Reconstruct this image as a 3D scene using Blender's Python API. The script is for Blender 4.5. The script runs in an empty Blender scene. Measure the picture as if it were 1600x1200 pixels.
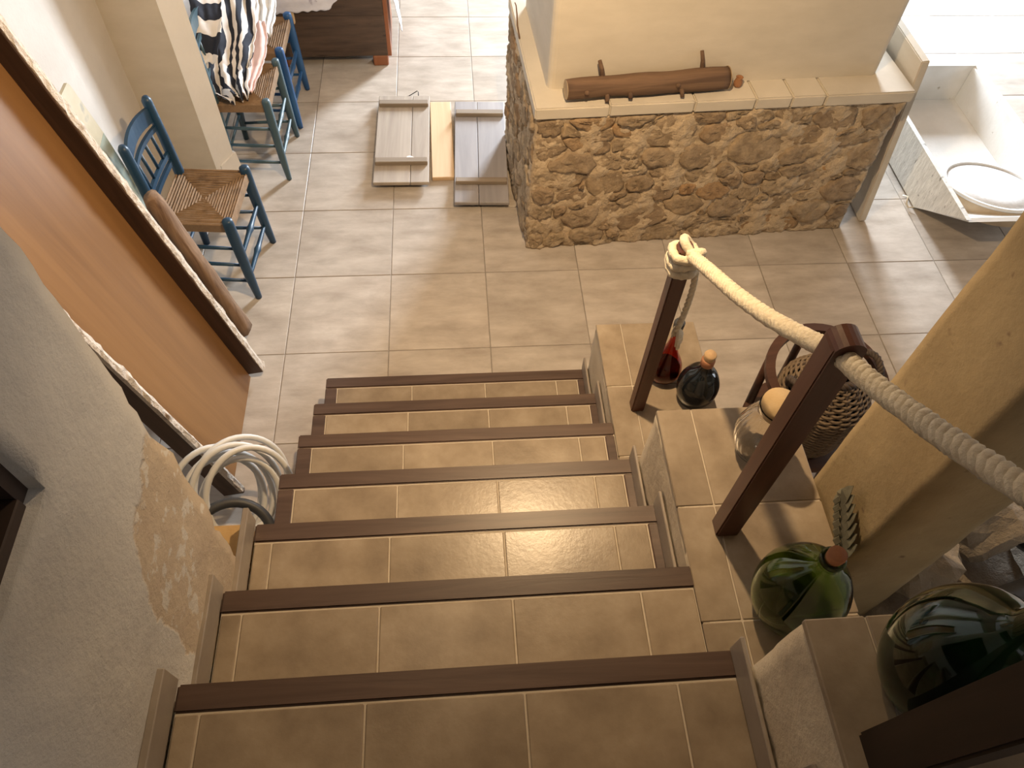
import bpy, bmesh, math, random
from mathutils import Vector, Matrix, noise

random.seed(7)
SC = bpy.context.scene
COL = SC.collection
PI = math.pi

# ---------------------------------------------------------------- camera
F_PX, CAM_H = 1162.32, 2.63
yaw, pit, rol = .1202, .96095, .0622
cy, sy, cp, sp = math.cos(yaw), math.sin(yaw), math.cos(pit), math.sin(pit)
fwd = Vector((sy*cp, cy*cp, -sp)); rgt = Vector((cy, -sy, 0)); upv = rgt.cross(fwd)
cr, sr = math.cos(rol), math.sin(rol)
rgt, upv = cr*rgt + sr*upv, -sr*rgt + cr*upv
cam_data = bpy.data.cameras.new('camera')
cam = bpy.data.objects.new('camera', cam_data); COL.objects.link(cam)
M = Matrix((rgt, upv, -fwd)).transposed().to_4x4(); M.translation = (0, 0, CAM_H)
cam.matrix_world = M
cam_data.sensor_width = 36; cam_data.lens = F_PX*36/1600; cam_data.clip_start = .02
SC.camera = cam

# ---------------------------------------------------------------- world, lights, exposure
vs = SC.view_settings
vs.view_transform = 'Standard'; vs.look = 'None'; vs.gamma = 1; vs.use_curve_mapping = False
vs.exposure = -0.08
world = bpy.data.worlds.new('world'); SC.world = world; world.use_nodes = True
world.node_tree.nodes['Background'].inputs[0].default_value = (.62, .78, 1, 1)
world.node_tree.nodes['Background'].inputs[1].default_value = .6

def area(name, loc, rot, sx, sy_, power, col):
    l = bpy.data.lights.new(name, 'AREA'); l.shape = 'RECTANGLE'; l.size = sx; l.size_y = sy_
    l.energy = power; l.color = col
    o = bpy.data.objects.new(name, l); COL.objects.link(o); o.location = loc; o.rotation_euler = rot
    return o
# daylight entering by the doorway and the wide window of the far wall
area('doorway_daylight', (2.3, 7.42, 1.75), (-PI/2, 0, 0), .95, 2.0, 960, (.82, .91, 1))
area('far_window_daylight', (5.3, 7.42, 1.6), (-PI/2, 0, 0), 1.7, 1.9, 80, (.82, .91, 1))
area('window_daylight', (6.72, 2.2, 2.0), (-PI/2, 0, -PI/2), 1.5, 1.3, 45, (.84, .92, 1))
area('stair_fill_light', (.2, -2.42, 2.75), (PI/2, 0, 0), 1.1, .8, 1.6, (.92, .95, 1))  # added neutral fill behind the stair head; the wall has no window there
LAMP = (.33, 1.56, 2.42)
LAMP_ROT = (math.radians(27), math.radians(3), 0)
def disk(name, loc, rot, power, col, size):
    l = bpy.data.lights.new(name, 'AREA'); l.shape = 'DISK'; l.size = size; l.energy = power; l.color = col
    o = bpy.data.objects.new(name, l); COL.objects.link(o); o.location = loc; o.rotation_euler = rot
    return o
disk('spot_lamp_light', LAMP, LAMP_ROT, 50, (1, .70, .39), .065)
BULB = (-.15, 1.0, 2.85)
l = bpy.data.lights.new('bulb_light', 'POINT'); l.energy = 5.5; l.color = (1, .74, .46); l.shadow_soft_size = .03
o = bpy.data.objects.new('bulb_light', l); COL.objects.link(o); o.location = BULB

# ---------------------------------------------------------------- materials
MATS = {}
def rgb(c): return (c[0], c[1], c[2], 1)
def mk(name):
    m = bpy.data.materials.new(name); m.use_nodes = True
    nt = m.node_tree; b = nt.nodes['Principled BSDF']; MATS[name] = m
    return m, nt, b
def nd(nt, t, **kw):
    n = nt.nodes.new(t)
    for k, v in kw.items():
        if hasattr(n, k): setattr(n, k, v)
        else: n.inputs[k].default_value = v
    return n
def ramp(nt, src, stops):
    r = nt.nodes.new('ShaderNodeValToRGB'); e = r.color_ramp.elements
    while len(e) < len(stops): e.new(.5)
    for i, (p, c) in enumerate(stops):
        e[i].position = p; e[i].color = rgb(c) if not isinstance(c, (int, float)) else (c, c, c, 1)
    nt.links.new(src, r.inputs[0]); return r.outputs[0]
def mixc(nt, fac, a, b, mode='MIX'):
    n = nt.nodes.new('ShaderNodeMix'); n.data_type = 'RGBA'; n.blend_type = mode
    for i, v in ((0, fac), (6, a), (7, b)):
        if hasattr(v, 'is_output'): nt.links.new(v, n.inputs[i])
        else: n.inputs[i].default_value = rgb(v) if isinstance(v, (tuple, list)) else v
    return n.outputs[2]
def coords(nt, scale=(1, 1, 1), kind='Object', offset_random=False):
    tc = nt.nodes.new('ShaderNodeTexCoord'); mp = nt.nodes.new('ShaderNodeMapping')
    mp.inputs['Scale'].default_value = scale
    nt.links.new(tc.outputs[kind], mp.inputs[0])
    if offset_random:
        oi = nt.nodes.new('ShaderNodeObjectInfo'); mu = nd(nt, 'ShaderNodeMath', operation='MULTIPLY'); mu.inputs[1].default_value = 37.0
        nt.links.new(oi.outputs['Random'], mu.inputs[0]); cx = nt.nodes.new('ShaderNodeCombineXYZ')
        for i in range(3): nt.links.new(mu.outputs[0], cx.inputs[i])
        nt.links.new(cx.outputs[0], mp.inputs['Location'])
    return mp.outputs[0]
def nz(nt, vec, scale, detail=4, rough=.55, dist=0):
    n = nt.nodes.new('ShaderNodeTexNoise'); n.inputs['Scale'].default_value = scale
    n.inputs['Detail'].default_value = detail; n.inputs['Roughness'].default_value = rough; n.inputs['Distortion'].default_value = dist
    nt.links.new(vec, n.inputs['Vector']); return n.outputs['Fac']
def bump(nt, b, h, strength, dist=.01):
    n = nt.nodes.new('ShaderNodeBump'); n.inputs['Strength'].default_value = strength; n.inputs['Distance'].default_value = dist
    nt.links.new(h, n.inputs['Height']); nt.links.new(n.outputs[0], b.inputs['Normal'])

def mottled(name, c1, c2, scale=6, rough=.6, bmp=.2, bscale=60, stretch=(1, 1, 1), vary=0, c3=None, spots=None, kind='Object', spec=.5, metal=0, bdist=.004, lo=.3, hi=.7):
    """two-tone blotchy surface with fine relief; vary = brightness change from object to object"""
    m, nt, b = mk(name)
    v = coords(nt, stretch, kind, vary > 0)
    st = [(lo, c1), (hi, c2)] if c3 is None else [(lo-.05, c1), (.5, c2), (hi+.05, c3)]
    col = ramp(nt, nz(nt, v, scale, 6, .6), st)
    if spots:
        col = mixc(nt, ramp(nt, nz(nt, v, spots[1], 3), [(spots[2], 0), (spots[2]+.06, 1)]), col, spots[0])
    if vary > 0:
        oi = nt.nodes.new('ShaderNodeObjectInfo')
        col = mixc(nt, 1.0, col, ramp(nt, oi.outputs['Random'], [(0, 1-vary), (1, 1.0)]), 'MULTIPLY')
    nt.links.new(col, b.inputs['Base Color'])
    b.inputs['Roughness'].default_value = rough; b.inputs['Metallic'].default_value = metal
    b.inputs['Specular IOR Level'].default_value = spec
    if bmp: bump(nt, b, nz(nt, v, bscale, 5, .65), bmp, bdist)
    return m
def wood(name, c1, c2, axis=0, rough=.5, bmp=.25, freq=14, vary=.15, dark=None):
    m, nt, b = mk(name)
    s = [freq]*3; s[axis] = freq*.07
    v = coords(nt, s, 'Object', True)
    f = nz(nt, v, 1.6, 7, .6, .6)
    st = [(.3, c1), (.68, c2)] if dark is None else [(.22, dark), (.42, c1), (.7, c2)]
    col = ramp(nt, f, st)
    if vary:
        oi = nt.nodes.new('ShaderNodeObjectInfo')
        col = mixc(nt, 1.0, col, ramp(nt, oi.outputs['Random'], [(0, 1-vary), (1, 1.0)]), 'MULTIPLY')
    nt.links.new(col, b.inputs['Base Color']); b.inputs['Roughness'].default_value = rough
    if bmp: bump(nt, b, f, bmp, .004)
    return m
def glass(name, col, rough=.02, ior=1.48):
    m, nt, b = mk(name)
    b.inputs['Base Color'].default_value = rgb(col); b.inputs['Transmission Weight'].default_value = 1
    b.inputs['Roughness'].default_value = rough; b.inputs['IOR'].default_value = ior
    return m

mottled('floor_tile', (.45, .39, .335), (.62, .56, .495), 5, .33, .12, 40, (1, 3.2, 1), vary=.14, bdist=.003)
m = MATS['floor_tile']; nt = m.node_tree; b = nt.nodes['Principled BSDF']; src = b.inputs['Base Color'].links[0].from_socket
v = coords(nt, (1, 1.7, 1), 'Object', True)
nt.links.new(mixc(nt, 1, src, ramp(nt, nz(nt, v, 3.2, 6, .65, .4), [(.34, (.80, .79, .78)), (.60, (1, 1, 1))]), 'MULTIPLY'), b.inputs['Base Color'])
mottled('floor_grout', (.25, .22, .19), (.33, .295, .26), 30, .9, .3)
mottled('stair_tile', (.245, .19, .135), (.335, .268, .195), 8, .30, .12, 60, vary=.16, c3=(.43, .355, .27), lo=.34, hi=.66)
mottled('stair_grout', (.52, .45, .36), (.62, .55, .45), 40, .9, .3)
wood('nosing_wood', (.060, .034, .026), (.118, .074, .056), 0, .42, .12, 20)
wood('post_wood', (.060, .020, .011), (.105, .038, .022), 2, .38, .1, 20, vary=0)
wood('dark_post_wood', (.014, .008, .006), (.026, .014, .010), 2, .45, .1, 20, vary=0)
mottled('white_plaster', (.52, .485, .445), (.60, .565, .525), 3, .85, .25, 30, bdist=.006)
mottled('painted_daylight', (.82, .82, .83), (.88, .88, .89), 5, .8, .2, 40)  # plaster lightened to paint daylight onto the partition end and base flare
mottled('smooth_plaster', (.56, .51, .43), (.64, .585, .50), 4, .8, .15, 40, (1, 1, 3))
mottled('rough_plaster', (.50, .42, .31), (.64, .56, .43), 6, .9, .45, 35, bdist=.008)
mottled('pillar_plaster', (.31, .23, .125), (.42, .32, .18), 5, .88, .4, 40, bdist=.006, spots=((.22, .15, .09), 17, .68))
mottled('mortar', (.40, .30, .195), (.58, .46, .32), 16, .95, 1, 40, bdist=.016, c3=(.50, .385, .26))
wood('ceiling_boards', (.16, .10, .06), (.26, .17, .10), 1, .7, .1, 8, vary=0)
mottled('stone_wall', (.34, .29, .23), (.46, .40, .32), 6, .9, .4, 30)
# field stones: hue changes from stone to stone
m, nt, b = mk('field_stone')
v = coords(nt, (1, 1, 1), 'Object', True)
oi = nt.nodes.new('ShaderNodeObjectInfo')
base = ramp(nt, oi.outputs['Random'], [(0, (.42, .31, .20)), (.2, (.50, .39, .265)), (.30, (.44, .27, .135)), (.42, (.50, .39, .27)), (.62, (.38, .28, .185)), (.84, (.53, .42, .29)), (1, (.46, .35, .235))])
mott = ramp(nt, nz(nt, v, 20, 7, .7), [(.30, (.62, .58, .54)), (.50, (1, .98, .95)), (.70, (1.35, 1.32, 1.26))])
nt.links.new(mixc(nt, 1, base, mott, 'MULTIPLY'), b.inputs['Base Color'])
b.inputs['Roughness'].default_value = .9; bump(nt, b, nz(nt, v, 22, 8, .75), 1, .022)
# stair wall: whitewash flaked off to bare plaster low down beside the stairs
m, nt, b = mk('flaking_whitewash')
v = coords(nt, (1, 1, 1))
sx = nt.nodes.new('ShaderNodeSeparateXYZ'); nt.links.new(v, sx.inputs[0])
def lin(sock, a, c):
    n = nt.nodes.new('ShaderNodeMapRange'); n.inputs[1].default_value = a; n.inputs[2].default_value = c; nt.links.new(sock, n.inputs[0]); return n.outputs[0]
def mul(a, c, op='MULTIPLY'):
    n = nd(nt, 'ShaderNodeMath', operation=op)
    for i, q in enumerate((a, c)):
        if hasattr(q, 'is_output'): nt.links.new(q, n.inputs[i])
        else: n.inputs[i].default_value = q
    return n.outputs[0]
patch = mul(lin(sx.outputs[1], .36, .56), lin(sx.outputs[2], 1.62, 1.30))
n1 = nz(nt, v, 7, 6, .6); n2 = nz(nt, v, 26, 4)
mask = ramp(nt, mul(mul(patch, .75), mul(n1, .62), 'ADD'), [(.60, 0), (.64, 1)])
white = ramp(nt, nz(nt, v, 4, 6), [(.3, (.50, .485, .465)), (.7, (.62, .605, .58))])
white = mixc(nt, ramp(nt, nz(nt, v, 9, 8, .7), [(.66, 0), (.72, .5)]), white, (.44, .41, .37))
bare = ramp(nt, n1, [(.3, (.46, .37, .28)), (.7, (.56, .47, .36))])
bare = mixc(nt, ramp(nt, mul(mul(n2, .5), mul(n1, .5), 'ADD'), [(.555, 0), (.575, .9)]), bare, (.62, .59, .54))
nt.links.new(mixc(nt, mask, white, bare), b.inputs['Base Color']); b.inputs['Roughness'].default_value = .9
bump(nt, b, mul(mul(nz(nt, v, 18, 8, .68), .8), mul(mask, -.25), 'ADD'), .75, .014)

wood('veneer_panel', (.165, .078, .026), (.235, .118, .042), 2, .38, .08, 9, vary=0)
wood('dark_frame_wood', (.035, .017, .011), (.075, .038, .024), 2, .5, .3, 18, vary=0)
mottled('plaster_crust', (.22, .15, .10), (.60, .53, .45), 26, .95, 1, 40, bdist=.012, c3=(.44, .35, .27))
wood('weathered_beam', (.15, .085, .045), (.27, .17, .10), 2, .85, .7, 22, vary=0, dark=(.07, .035, .02))
for nm, a, c in (('blue_paint', (.007, .034, .075), (.013, .058, .118)), ('grey_blue_paint', (.035, .075, .10), (.07, .125, .155)), ('bright_blue_paint', (.008, .06, .20), (.02, .105, .28))):
    mottled(nm, a, c, 9, .42, .15, 60, (1, 1, .4), vary=.1)
mottled('rush_cord', (.12, .07, .036), (.26, .165, .09), 14, .8, .5, 90, c3=(.18, .11, .06))
mottled('old_chest_wood', (.045, .027, .018), (.105, .065, .042), 9, .75, .4, 40, (.35, 1, 3), spots=((.02, .012, .008), 12, .63))
wood('orange_wood', (.20, .065, .022), (.28, .10, .04), 2, .55, .15, 14, vary=0)
wood('raw_pine', (.58, .40, .23), (.70, .51, .32), 1, .6, .1, 10, vary=0)
wood('grey_board', (.33, .28, .235), (.45, .39, .33), 1, .75, .2, 12, vary=.05)
wood('slate_board', (.26, .245, .25), (.36, .335, .34), 1, .6, .15, 12, vary=.05)
wood('cleat_wood', (.22, .175, .13), (.31, .25, .19), 0, .8, .2, 14, vary=.05)
mottled('white_paper', (.80, .80, .80), (.86, .86, .86), 3, .8, 0)
wood('log_bark', (.10, .058, .036), (.19, .115, .07), 0, .85, .6, 16, vary=0, dark=(.06, .032, .02))
mottled('cut_wood', (.36, .26, .16), (.46, .35, .22), 14, .8, .2)
mottled('terracotta', (.26, .12, .055), (.36, .18, .09), 14, .85, .2)
mottled('chalk_paint', (.74, .73, .70), (.84, .83, .81), 5, .8, .3, 30, spots=((.46, .42, .36), 14, .70))
mottled('speckled_paint', (.55, .53, .49), (.74, .72, .67), 24, .85, .4, 50, (1, 1.6, .6), spots=((.30, .28, .25), 30, .64))
mottled('sieve_wood', (.50, .40, .28), (.62, .52, .38), 14, .8, .2)
mottled('sieve_mesh', (.60, .59, .58), (.74, .73, .72), 40, .8, .3, 90)
mottled('rope_fibre', (.60, .52, .39), (.80, .72, .57), 60, .9, .9, 160, bdist=.004)
mottled('cork', (.42, .27, .14), (.58, .41, .24), 26, .85, .4, 60, spots=((.20, .11, .05), 60, .66))
mottled('pale_cork', (.40, .28, .14), (.52, .38, .21), 18, .8, .3, 60, spots=((.28, .18, .09), 50, .68))
mottled('red_cork', (.30, .12, .06), (.40, .19, .10), 26, .8, .4, 60)
glass('green_glass', (.30, .44, .15), .03); glass('dark_green_glass', (.09, .22, .14), .03); glass('clear_glass', (.96, .95, .92), .01)
glass('ruby_glass', (.55, .10, .05), .02)
mottled('black_bottle_glass', (.006, .008, .010), (.012, .015, .018), 4, .07, 0)
mottled('dark_liquid', (.02, .006, .005), (.03, .008, .006), 4, .15, 0)
mottled('wicker', (.065, .045, .03), (.20, .145, .095), 30, .8, .5, 90, c3=(.12, .085, .055))
mottled('dark_wicker', (.035, .024, .018), (.08, .055, .04), 40, .7, .4, 90)
wood('brown_chair_wood', (.045, .018, .010), (.085, .036, .022), 0, .42, .1, 18, vary=0)
mottled('hose_plastic', (.62, .61, .58), (.70, .69, .66), 8, .4, .05, 60)
mottled('black_rubber', (.03, .03, .032), (.05, .05, .052), 8, .5, .05)
mottled('ochre_plaster', (.40, .25, .10), (.52, .35, .16), 10, .9, .4, 40)
mottled('skirting_tile', (.26, .22, .185), (.36, .31, .26), 9, .4, .08, 50, vary=.1)
mottled('dark_cupboard', (.030, .018, .014), (.055, .034, .026), 6, .6, .15, 40, (1, .3, 1))
mottled('pane_green', (.34, .40, .34), (.42, .47, .40), 4, .25, 0)
mottled('pane_cream', (.46, .41, .29), (.56, .50, .37), 9, .4, 0, spots=((.36, .34, .28), 9, .62))
mottled('dried_leaf', (.11, .105, .07), (.20, .19, .14), 30, .85, .3)
mottled('white_cotton', (.74, .76, .78), (.84, .85, .87), 8, .9, .15, 120)
mottled('pink_cotton', (.78, .56, .53), (.84, .64, .61), 6, .9, .15, 120)
mottled('lilac_sheet', (.62, .61, .68), (.78, .77, .82), 9, .9, .25, 60, spots=((.40, .38, .46), 14, .66))
mottled('black_iron', (.012, .011, .011), (.03, .028, .026), 12, .6, .3)
mottled('rough_limestone', (.28, .235, .185), (.42, .36, .29), 12, .95, .9, 40, bdist=.012)
mottled('brass', (.55, .38, .15), (.6, .42, .18), 4, .3, 0, metal=1)
m, nt, b = mk('bulb_glow'); b.inputs['Emission Color'].default_value = (1, .66, .36, 1); b.inputs['Emission Strength'].default_value = 12
# striped cotton: stripes follow the cloth's own length
m, nt, b = mk('striped_cotton')
uvn = nt.nodes.new('ShaderNodeUVMap'); uvn.uv_map = 'UVMap'
s2 = nt.nodes.new('ShaderNodeSeparateXYZ'); nt.links.new(uvn.outputs[0], s2.inputs[0])
fr = nd(nt, 'ShaderNodeMath', operation='FRACT'); nt.links.new(s2.outputs[0], fr.inputs[0])
gt = nd(nt, 'ShaderNodeMath', operation='GREATER_THAN'); gt.inputs[1].default_value = .5; nt.links.new(fr.outputs[0], gt.inputs[0])
nt.links.new(mixc(nt, gt.outputs[0], (.74, .71, .69), (.016, .02, .035)), b.inputs['Base Color']); b.inputs['Roughness'].default_value = .9

# ---------------------------------------------------------------- builders
def link(name, me, mat, parent=None, smooth=False):
    o = bpy.data.objects.new(name, me); COL.objects.link(o)
    if mat: me.materials.append(MATS[mat])
    if smooth:
        for p in me.polygons: p.use_smooth = True
    if parent: o.parent = parent
    return o
def tag(o, label=None, cat=None, group=None, kind=None):
    if label: o['label'] = label
    if cat: o['category'] = cat
    if group: o['group'] = group
    if kind: o['kind'] = kind
    return o
def thing(name, label, cat, loc=(0, 0, 0), rz=0, group=None, kind=None):
    o = bpy.data.objects.new(name, None); COL.objects.link(o)
    o.location = loc; o.rotation_euler = (0, 0, rz); o.empty_display_size = .05
    return tag(o, label, cat, group, kind)
def pydata(name, v, f, mat, parent=None, smooth=False, origin=None):
    if origin is not None: v = [(p[0]-origin[0], p[1]-origin[1], p[2]-origin[2]) for p in v]
    me = bpy.data.meshes.new(name); me.from_pydata(v, [], f); me.update()
    bm = bmesh.new(); bm.from_mesh(me); bmesh.ops.recalc_face_normals(bm, faces=bm.faces); bm.to_mesh(me); bm.free()
    o = link(name, me, mat, parent, smooth)
    if origin is not None: o.location = origin
    return o
def box_mesh(name, sx, sy_, sz, bev=0, seg=1):
    bm = bmesh.new(); bmesh.ops.create_cube(bm, size=1)
    for v in bm.verts: v.co = Vector((v.co.x*sx, v.co.y*sy_, v.co.z*sz))
    if bev: bmesh.ops.bevel(bm, geom=list(bm.edges), offset=bev, segments=seg, affect='EDGES', clamp_overlap=True)
    me = bpy.data.meshes.new(name); bm.to_mesh(me); bm.free(); return me
def box(name, lo, hi, mat, parent=None, bev=.002, seg=1):
    s = [hi[i]-lo[i] for i in range(3)]
    o = link(name, box_mesh(name, *s, bev, seg), mat, parent)
    o.location = [(hi[i]+lo[i])/2 for i in range(3)]
    return o
class MB:
    def __init__(s): s.v = []; s.f = []
    def add(s, v, f):
        n = len(s.v); s.v += [tuple(p) for p in v]; s.f += [tuple(i+n for i in q) for q in f]
    def box(s, lo, hi):
        x0, y0, z0 = lo; x1, y1, z1 = hi
        s.add([(x0, y0, z0), (x1, y0, z0), (x1, y1, z0), (x0, y1, z0), (x0, y0, z1), (x1, y0, z1), (x1, y1, z1), (x0, y1, z1)],
              [(0, 3, 2, 1), (4, 5, 6, 7), (0, 1, 5, 4), (1, 2, 6, 5), (2, 3, 7, 6), (3, 0, 4, 7)])
    def tube(s, pts, r, seg=8, closed=False, flat=None):
        pts = [Vector(p) for p in pts]; n = len(pts)
        rr = r if isinstance(r, (list, tuple)) else [r]*n
        t0 = (pts[1]-pts[0]).normalized()
        u = t0.orthogonal().normalized() if flat is None else (Vector(flat)-t0*Vector(flat).dot(t0)).normalized()
        V = []
        for i, p in enumerate(pts):
            if closed: t = (pts[(i+1) % n]-pts[i-1]).normalized()
            else: t = (pts[min(i+1, n-1)]-pts[max(i-1, 0)]).normalized()
            u = (u-t*u.dot(t)).normalized(); w = t.cross(u)
            for k in range(seg):
                a = 2*PI*k/seg; V.append(p+(u*math.cos(a)+w*math.sin(a))*rr[i])
        Fc = []
        for i in range(n if closed else n-1):
            a, c = i*seg, ((i+1) % n)*seg
            for k in range(seg): Fc.append((a+k, a+(k+1) % seg, c+(k+1) % seg, c+k))
        if not closed: Fc += [tuple(range(seg))[::-1], tuple((n-1)*seg+k for k in range(seg))]
        s.add(V, Fc)
    def lathe(s, prof, seg=32, mod=None, c=(0, 0, 0)):
        V = []
        for r, z in prof:
            for k in range(seg):
                a = 2*PI*k/seg; q = r*(mod(a, z) if mod else 1)
                V.append((c[0]+q*math.cos(a), c[1]+q*math.sin(a), c[2]+z))
        Fc = []
        for i in range(len(prof)-1):
            for k in range(seg): Fc.append((i*seg+k, i*seg+(k+1) % seg, (i+1)*seg+(k+1) % seg, (i+1)*seg+k))
        Fc += [tuple(range(seg))[::-1], tuple((len(prof)-1)*seg+k for k in range(seg))]
        s.add(V, Fc)
    def prism(s, poly, axis_vec):
        n = len(poly); a = Vector(axis_vec)
        s.add([Vector(p) for p in poly]+[Vector(p)+a for p in poly],
              [tuple(range(n)), tuple(range(2*n-1, n-1, -1))]+[(i, (i+1) % n, n+(i+1) % n, n+i) for i in range(n)])
    def build(s, name, mat, parent=None, smooth=False, origin=None): return pydata(name, s.v, s.f, mat, parent, smooth, origin)
def spline(c, n):
    c = [Vector(p) for p in c]; out = []
    for i in range(len(c)-1):
        p0, p1, p2, p3 = c[max(i-1, 0)], c[i], c[i+1], c[min(i+2, len(c)-1)]
        for k in range(n):
            f = k/n; out.append(.5*((2*p1)+(p2-p0)*f+(2*p0-5*p1+4*p2-p3)*f*f+(3*p1-p0-3*p2+p3)*f**3))
    out.append(c[-1]); return out
def nzv(p, sc=1.0): return noise.noise(Vector(p)*sc)
def rough_skin(name, corner, du, dv, nu, nv, normal, amp, scale, depth, mat, parent=None, hole=None, edge=0, fine=.3):
    """a plastered face: grid from corner along du, dv, bumped along normal, closed to the back"""
    corner, du, dv, normal = map(Vector, (corner, du, dv, normal)); V = []; Fc = []
    for j in range(nv+1):
        for i in range(nu+1):
            p = corner+du*(i/nu)+dv*(j/nv)
            d = nzv(p, scale)*amp+nzv(p+Vector((9, 3, 1)), scale*4)*amp*fine
            q = p+normal*d
            if edge:
                if i == nu: q += du.normalized()*(nzv(p, 9)*edge+nzv(p, 30)*edge*.5)
            V.append(q)
    W = nu+1
    for j in range(nv):
        for i in range(nu):
            if hole and hole(i+.5, j+.5): continue
            Fc.append((j*W+i, j*W+i+1, (j+1)*W+i+1, (j+1)*W+i))
    cnt = {}
    for f in Fc:
        for k in range(4): e = (f[k], f[(k+1) % 4]); cnt[tuple(sorted(e))] = cnt.get(tuple(sorted(e)), 0)+1
    back = {}
    for f in list(Fc):
        for k in range(4):
            a, c = f[k], f[(k+1) % 4]
            if cnt[tuple(sorted((a, c)))] == 1:
                for q in (a, c):
                    if q not in back:
                        p = V[q]; back[q] = len(V); V.append(p-normal*(depth+(p-corner).dot(normal)))
                Fc.append((c, a, back[a], back[c]))
    return pydata(name, V, Fc, mat, parent, True)

# ================================================================ THE SETTING
H, RUN = .168, .234
XL, XR = -.537, .507
Y1 = 1.770                                  # far edge of the lowest tread
def TY(k): return Y1-RUN*(k-1)

# ---- floor of the lower room, tile by tile
floor = thing('floor', 'pale grey tiled floor of the lower room', 'floor', kind='structure')
box('floor_bed', (-1.6, -2.6, -.12), (6.6, 7.2, -.0025), 'floor_grout', floor, 0)
TX, TYD = .45, .456
tile_me = box_mesh('floor_tile', TX-.0045, TYD-.0045, .014, .0011); tile_me.materials.append(MATS['floor_tile'])
for i in range(-2, 13):
    for j in range(-1, 10):
        x0 = -.762+TX*i; y0 = 4.763-TYD*j
        cx_, cy_ = x0+TX/2, y0-TYD/2
        if cx_ < -1.6 or (cy_ < 1.0 and cx_ > -.5) or (cx_ > 2.9 and cy_ < 1.2): continue
        o = bpy.data.objects.new('floor_tile', tile_me); COL.objects.link(o); o.parent = floor
        o.location = (cx_, cy_, -.007+random.uniform(-.0006, .0006)); o.rotation_euler = (0, 0, random.uniform(-.002, .002))
box('floor_screed', (-1.6, 5.22, -.01), (6.6, 7.2, 0), 'floor_tile', floor, 0)

# ---- walls and ceiling
CEIL = 3.55
w = rough_skin('wall_left', (-1.42, -2.6, 0), (0, 9.8, 0), (0, 0, CEIL), 120, 44, (1, 0, 0), .008, 2.2, .2, 'white_plaster'); tag(w, 'white plastered wall behind the blue chairs', 'wall', kind='structure')
def wallbox(name, lo, hi, label, mat='stone_wall'): return tag(box(name, lo, hi, mat, None, 0), label, 'wall', kind='structure')
fw = thing('wall_far', 'far stone wall with a doorway and a window opening', 'wall', kind='structure')
for lo, hi in (((-1.6, 7.2, 0), (1.75, 7.4, CEIL)), ((2.85, 7.2, 0), (4.4, 7.4, CEIL)), ((6.2, 7.2, 0), (6.6, 7.4, CEIL)), ((4.4, 7.2, 0), (6.2, 7.4, .6)), ((4.4, 7.2, 2.6), (6.2, 7.4, CEIL)),
               ((1.75, 7.2, 2.85), (2.85, 7.4, CEIL))):
    box('wall_section', lo, hi, 'stone_wall', fw, 0)
rw = thing('wall_right', 'right stone wall with a window opening', 'wall', kind='structure')
for lo, hi in (((6.6, -2.6, 0), (6.8, 1.4, CEIL)), ((6.6, 3.0, 0), (6.8, 7.4, CEIL)), ((6.6, 1.4, 0), (6.8, 3.0, 1.3)), ((6.6, 1.4, 2.7), (6.8, 3.0, CEIL))):
    box('wall_section', lo, hi, 'stone_wall', rw, 0)
wallbox('wall_back', (-1.6, -2.8, 0), (6.6, -2.6, CEIL), 'rough stone wall behind the stair head')
tag(box('ceiling', (-1.7, -2.8, CEIL), (6.8, 7.4, CEIL+.15), 'ceiling_boards', None, 0), 'dark boarded ceiling over stairs and lower room', 'ceiling', kind='structure')
# partition stub with a slanted end behind the near chair
pb = MB(); pb.prism([(-1.43, 3.10, 0), (-1.180, 3.10, 0), (-1.098, 3.168, 0), (-1.112, 3.180, 0), (-1.43, 3.180, 0)], (0, 0, CEIL))
pw = tag(pb.build('wall_partition', 'smooth_plaster'), 'plaster partition stub with a slanted end painted bright with daylight between the chairs', 'wall', kind='structure')
pl = MB(); pl.add([(-1.160, 3.100, 0), (-1.066, 3.165, 0), (-1.092, 3.182, 0), (-1.17, 3.12, 0), (-1.155, 3.108, .15), (-1.082, 3.166, .19), (-1.098, 3.180, .19), (-1.165, 3.12, .15)],
                  [(0, 1, 5, 4), (1, 2, 6, 5), (2, 3, 7, 6), (3, 0, 4, 7), (4, 5, 6, 7), (3, 2, 1, 0)])
pl.build('base_flare', 'painted_daylight', pw)
pe = MB(); pe.prism([(-1.1795, 3.0985, 0), (-1.0965, 3.1675, 0), (-1.111, 3.1815, 0), (-1.119, 3.176, 0)], (0, 0, CEIL-.002)); pe.build('painted_daylight_end', 'painted_daylight', pw)  # end face in brighter plaster, the daylight on it put into the colour

# ---- left stair wall with a cupboard niche
def hole(i, j):
    y = -2.6+i*(3.32/110); z = j*(CEIL/110)
    return -.55 < y < .485 and 1.745 < z < 2.62
w = rough_skin('wall_stair_left', (-.545, -2.6, 0), (0, 3.32, 0), (0, 0, CEIL), 110, 110, (1, 0, 0), .012, 3.0, .26, 'flaking_whitewash', None, hole, .022)
tag(w, 'rough whitewashed wall flaking to bare plaster beside the stairs', 'wall', kind='structure')
nb = MB(); nb.box((-.86, -.60, 1.70), (-.84, .52, 2.68)); nb.box((-.86, .455, 1.74), (-.562, .52, 2.66)); nb.box((-.86, -.60, 2.585), (-.562, .52, 2.66)); nb.box((-.86, -.60, 1.72), (-.562, -.53, 2.66))
nb.build('niche_lining', 'dark_cupboard', w)
for k in range(4): box('niche_board', (-.845+k*.0725, -.53, 1.72), (-.845+k*.0725+.0705, .455, 1.762), 'dark_cupboard', w, .002)

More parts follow.
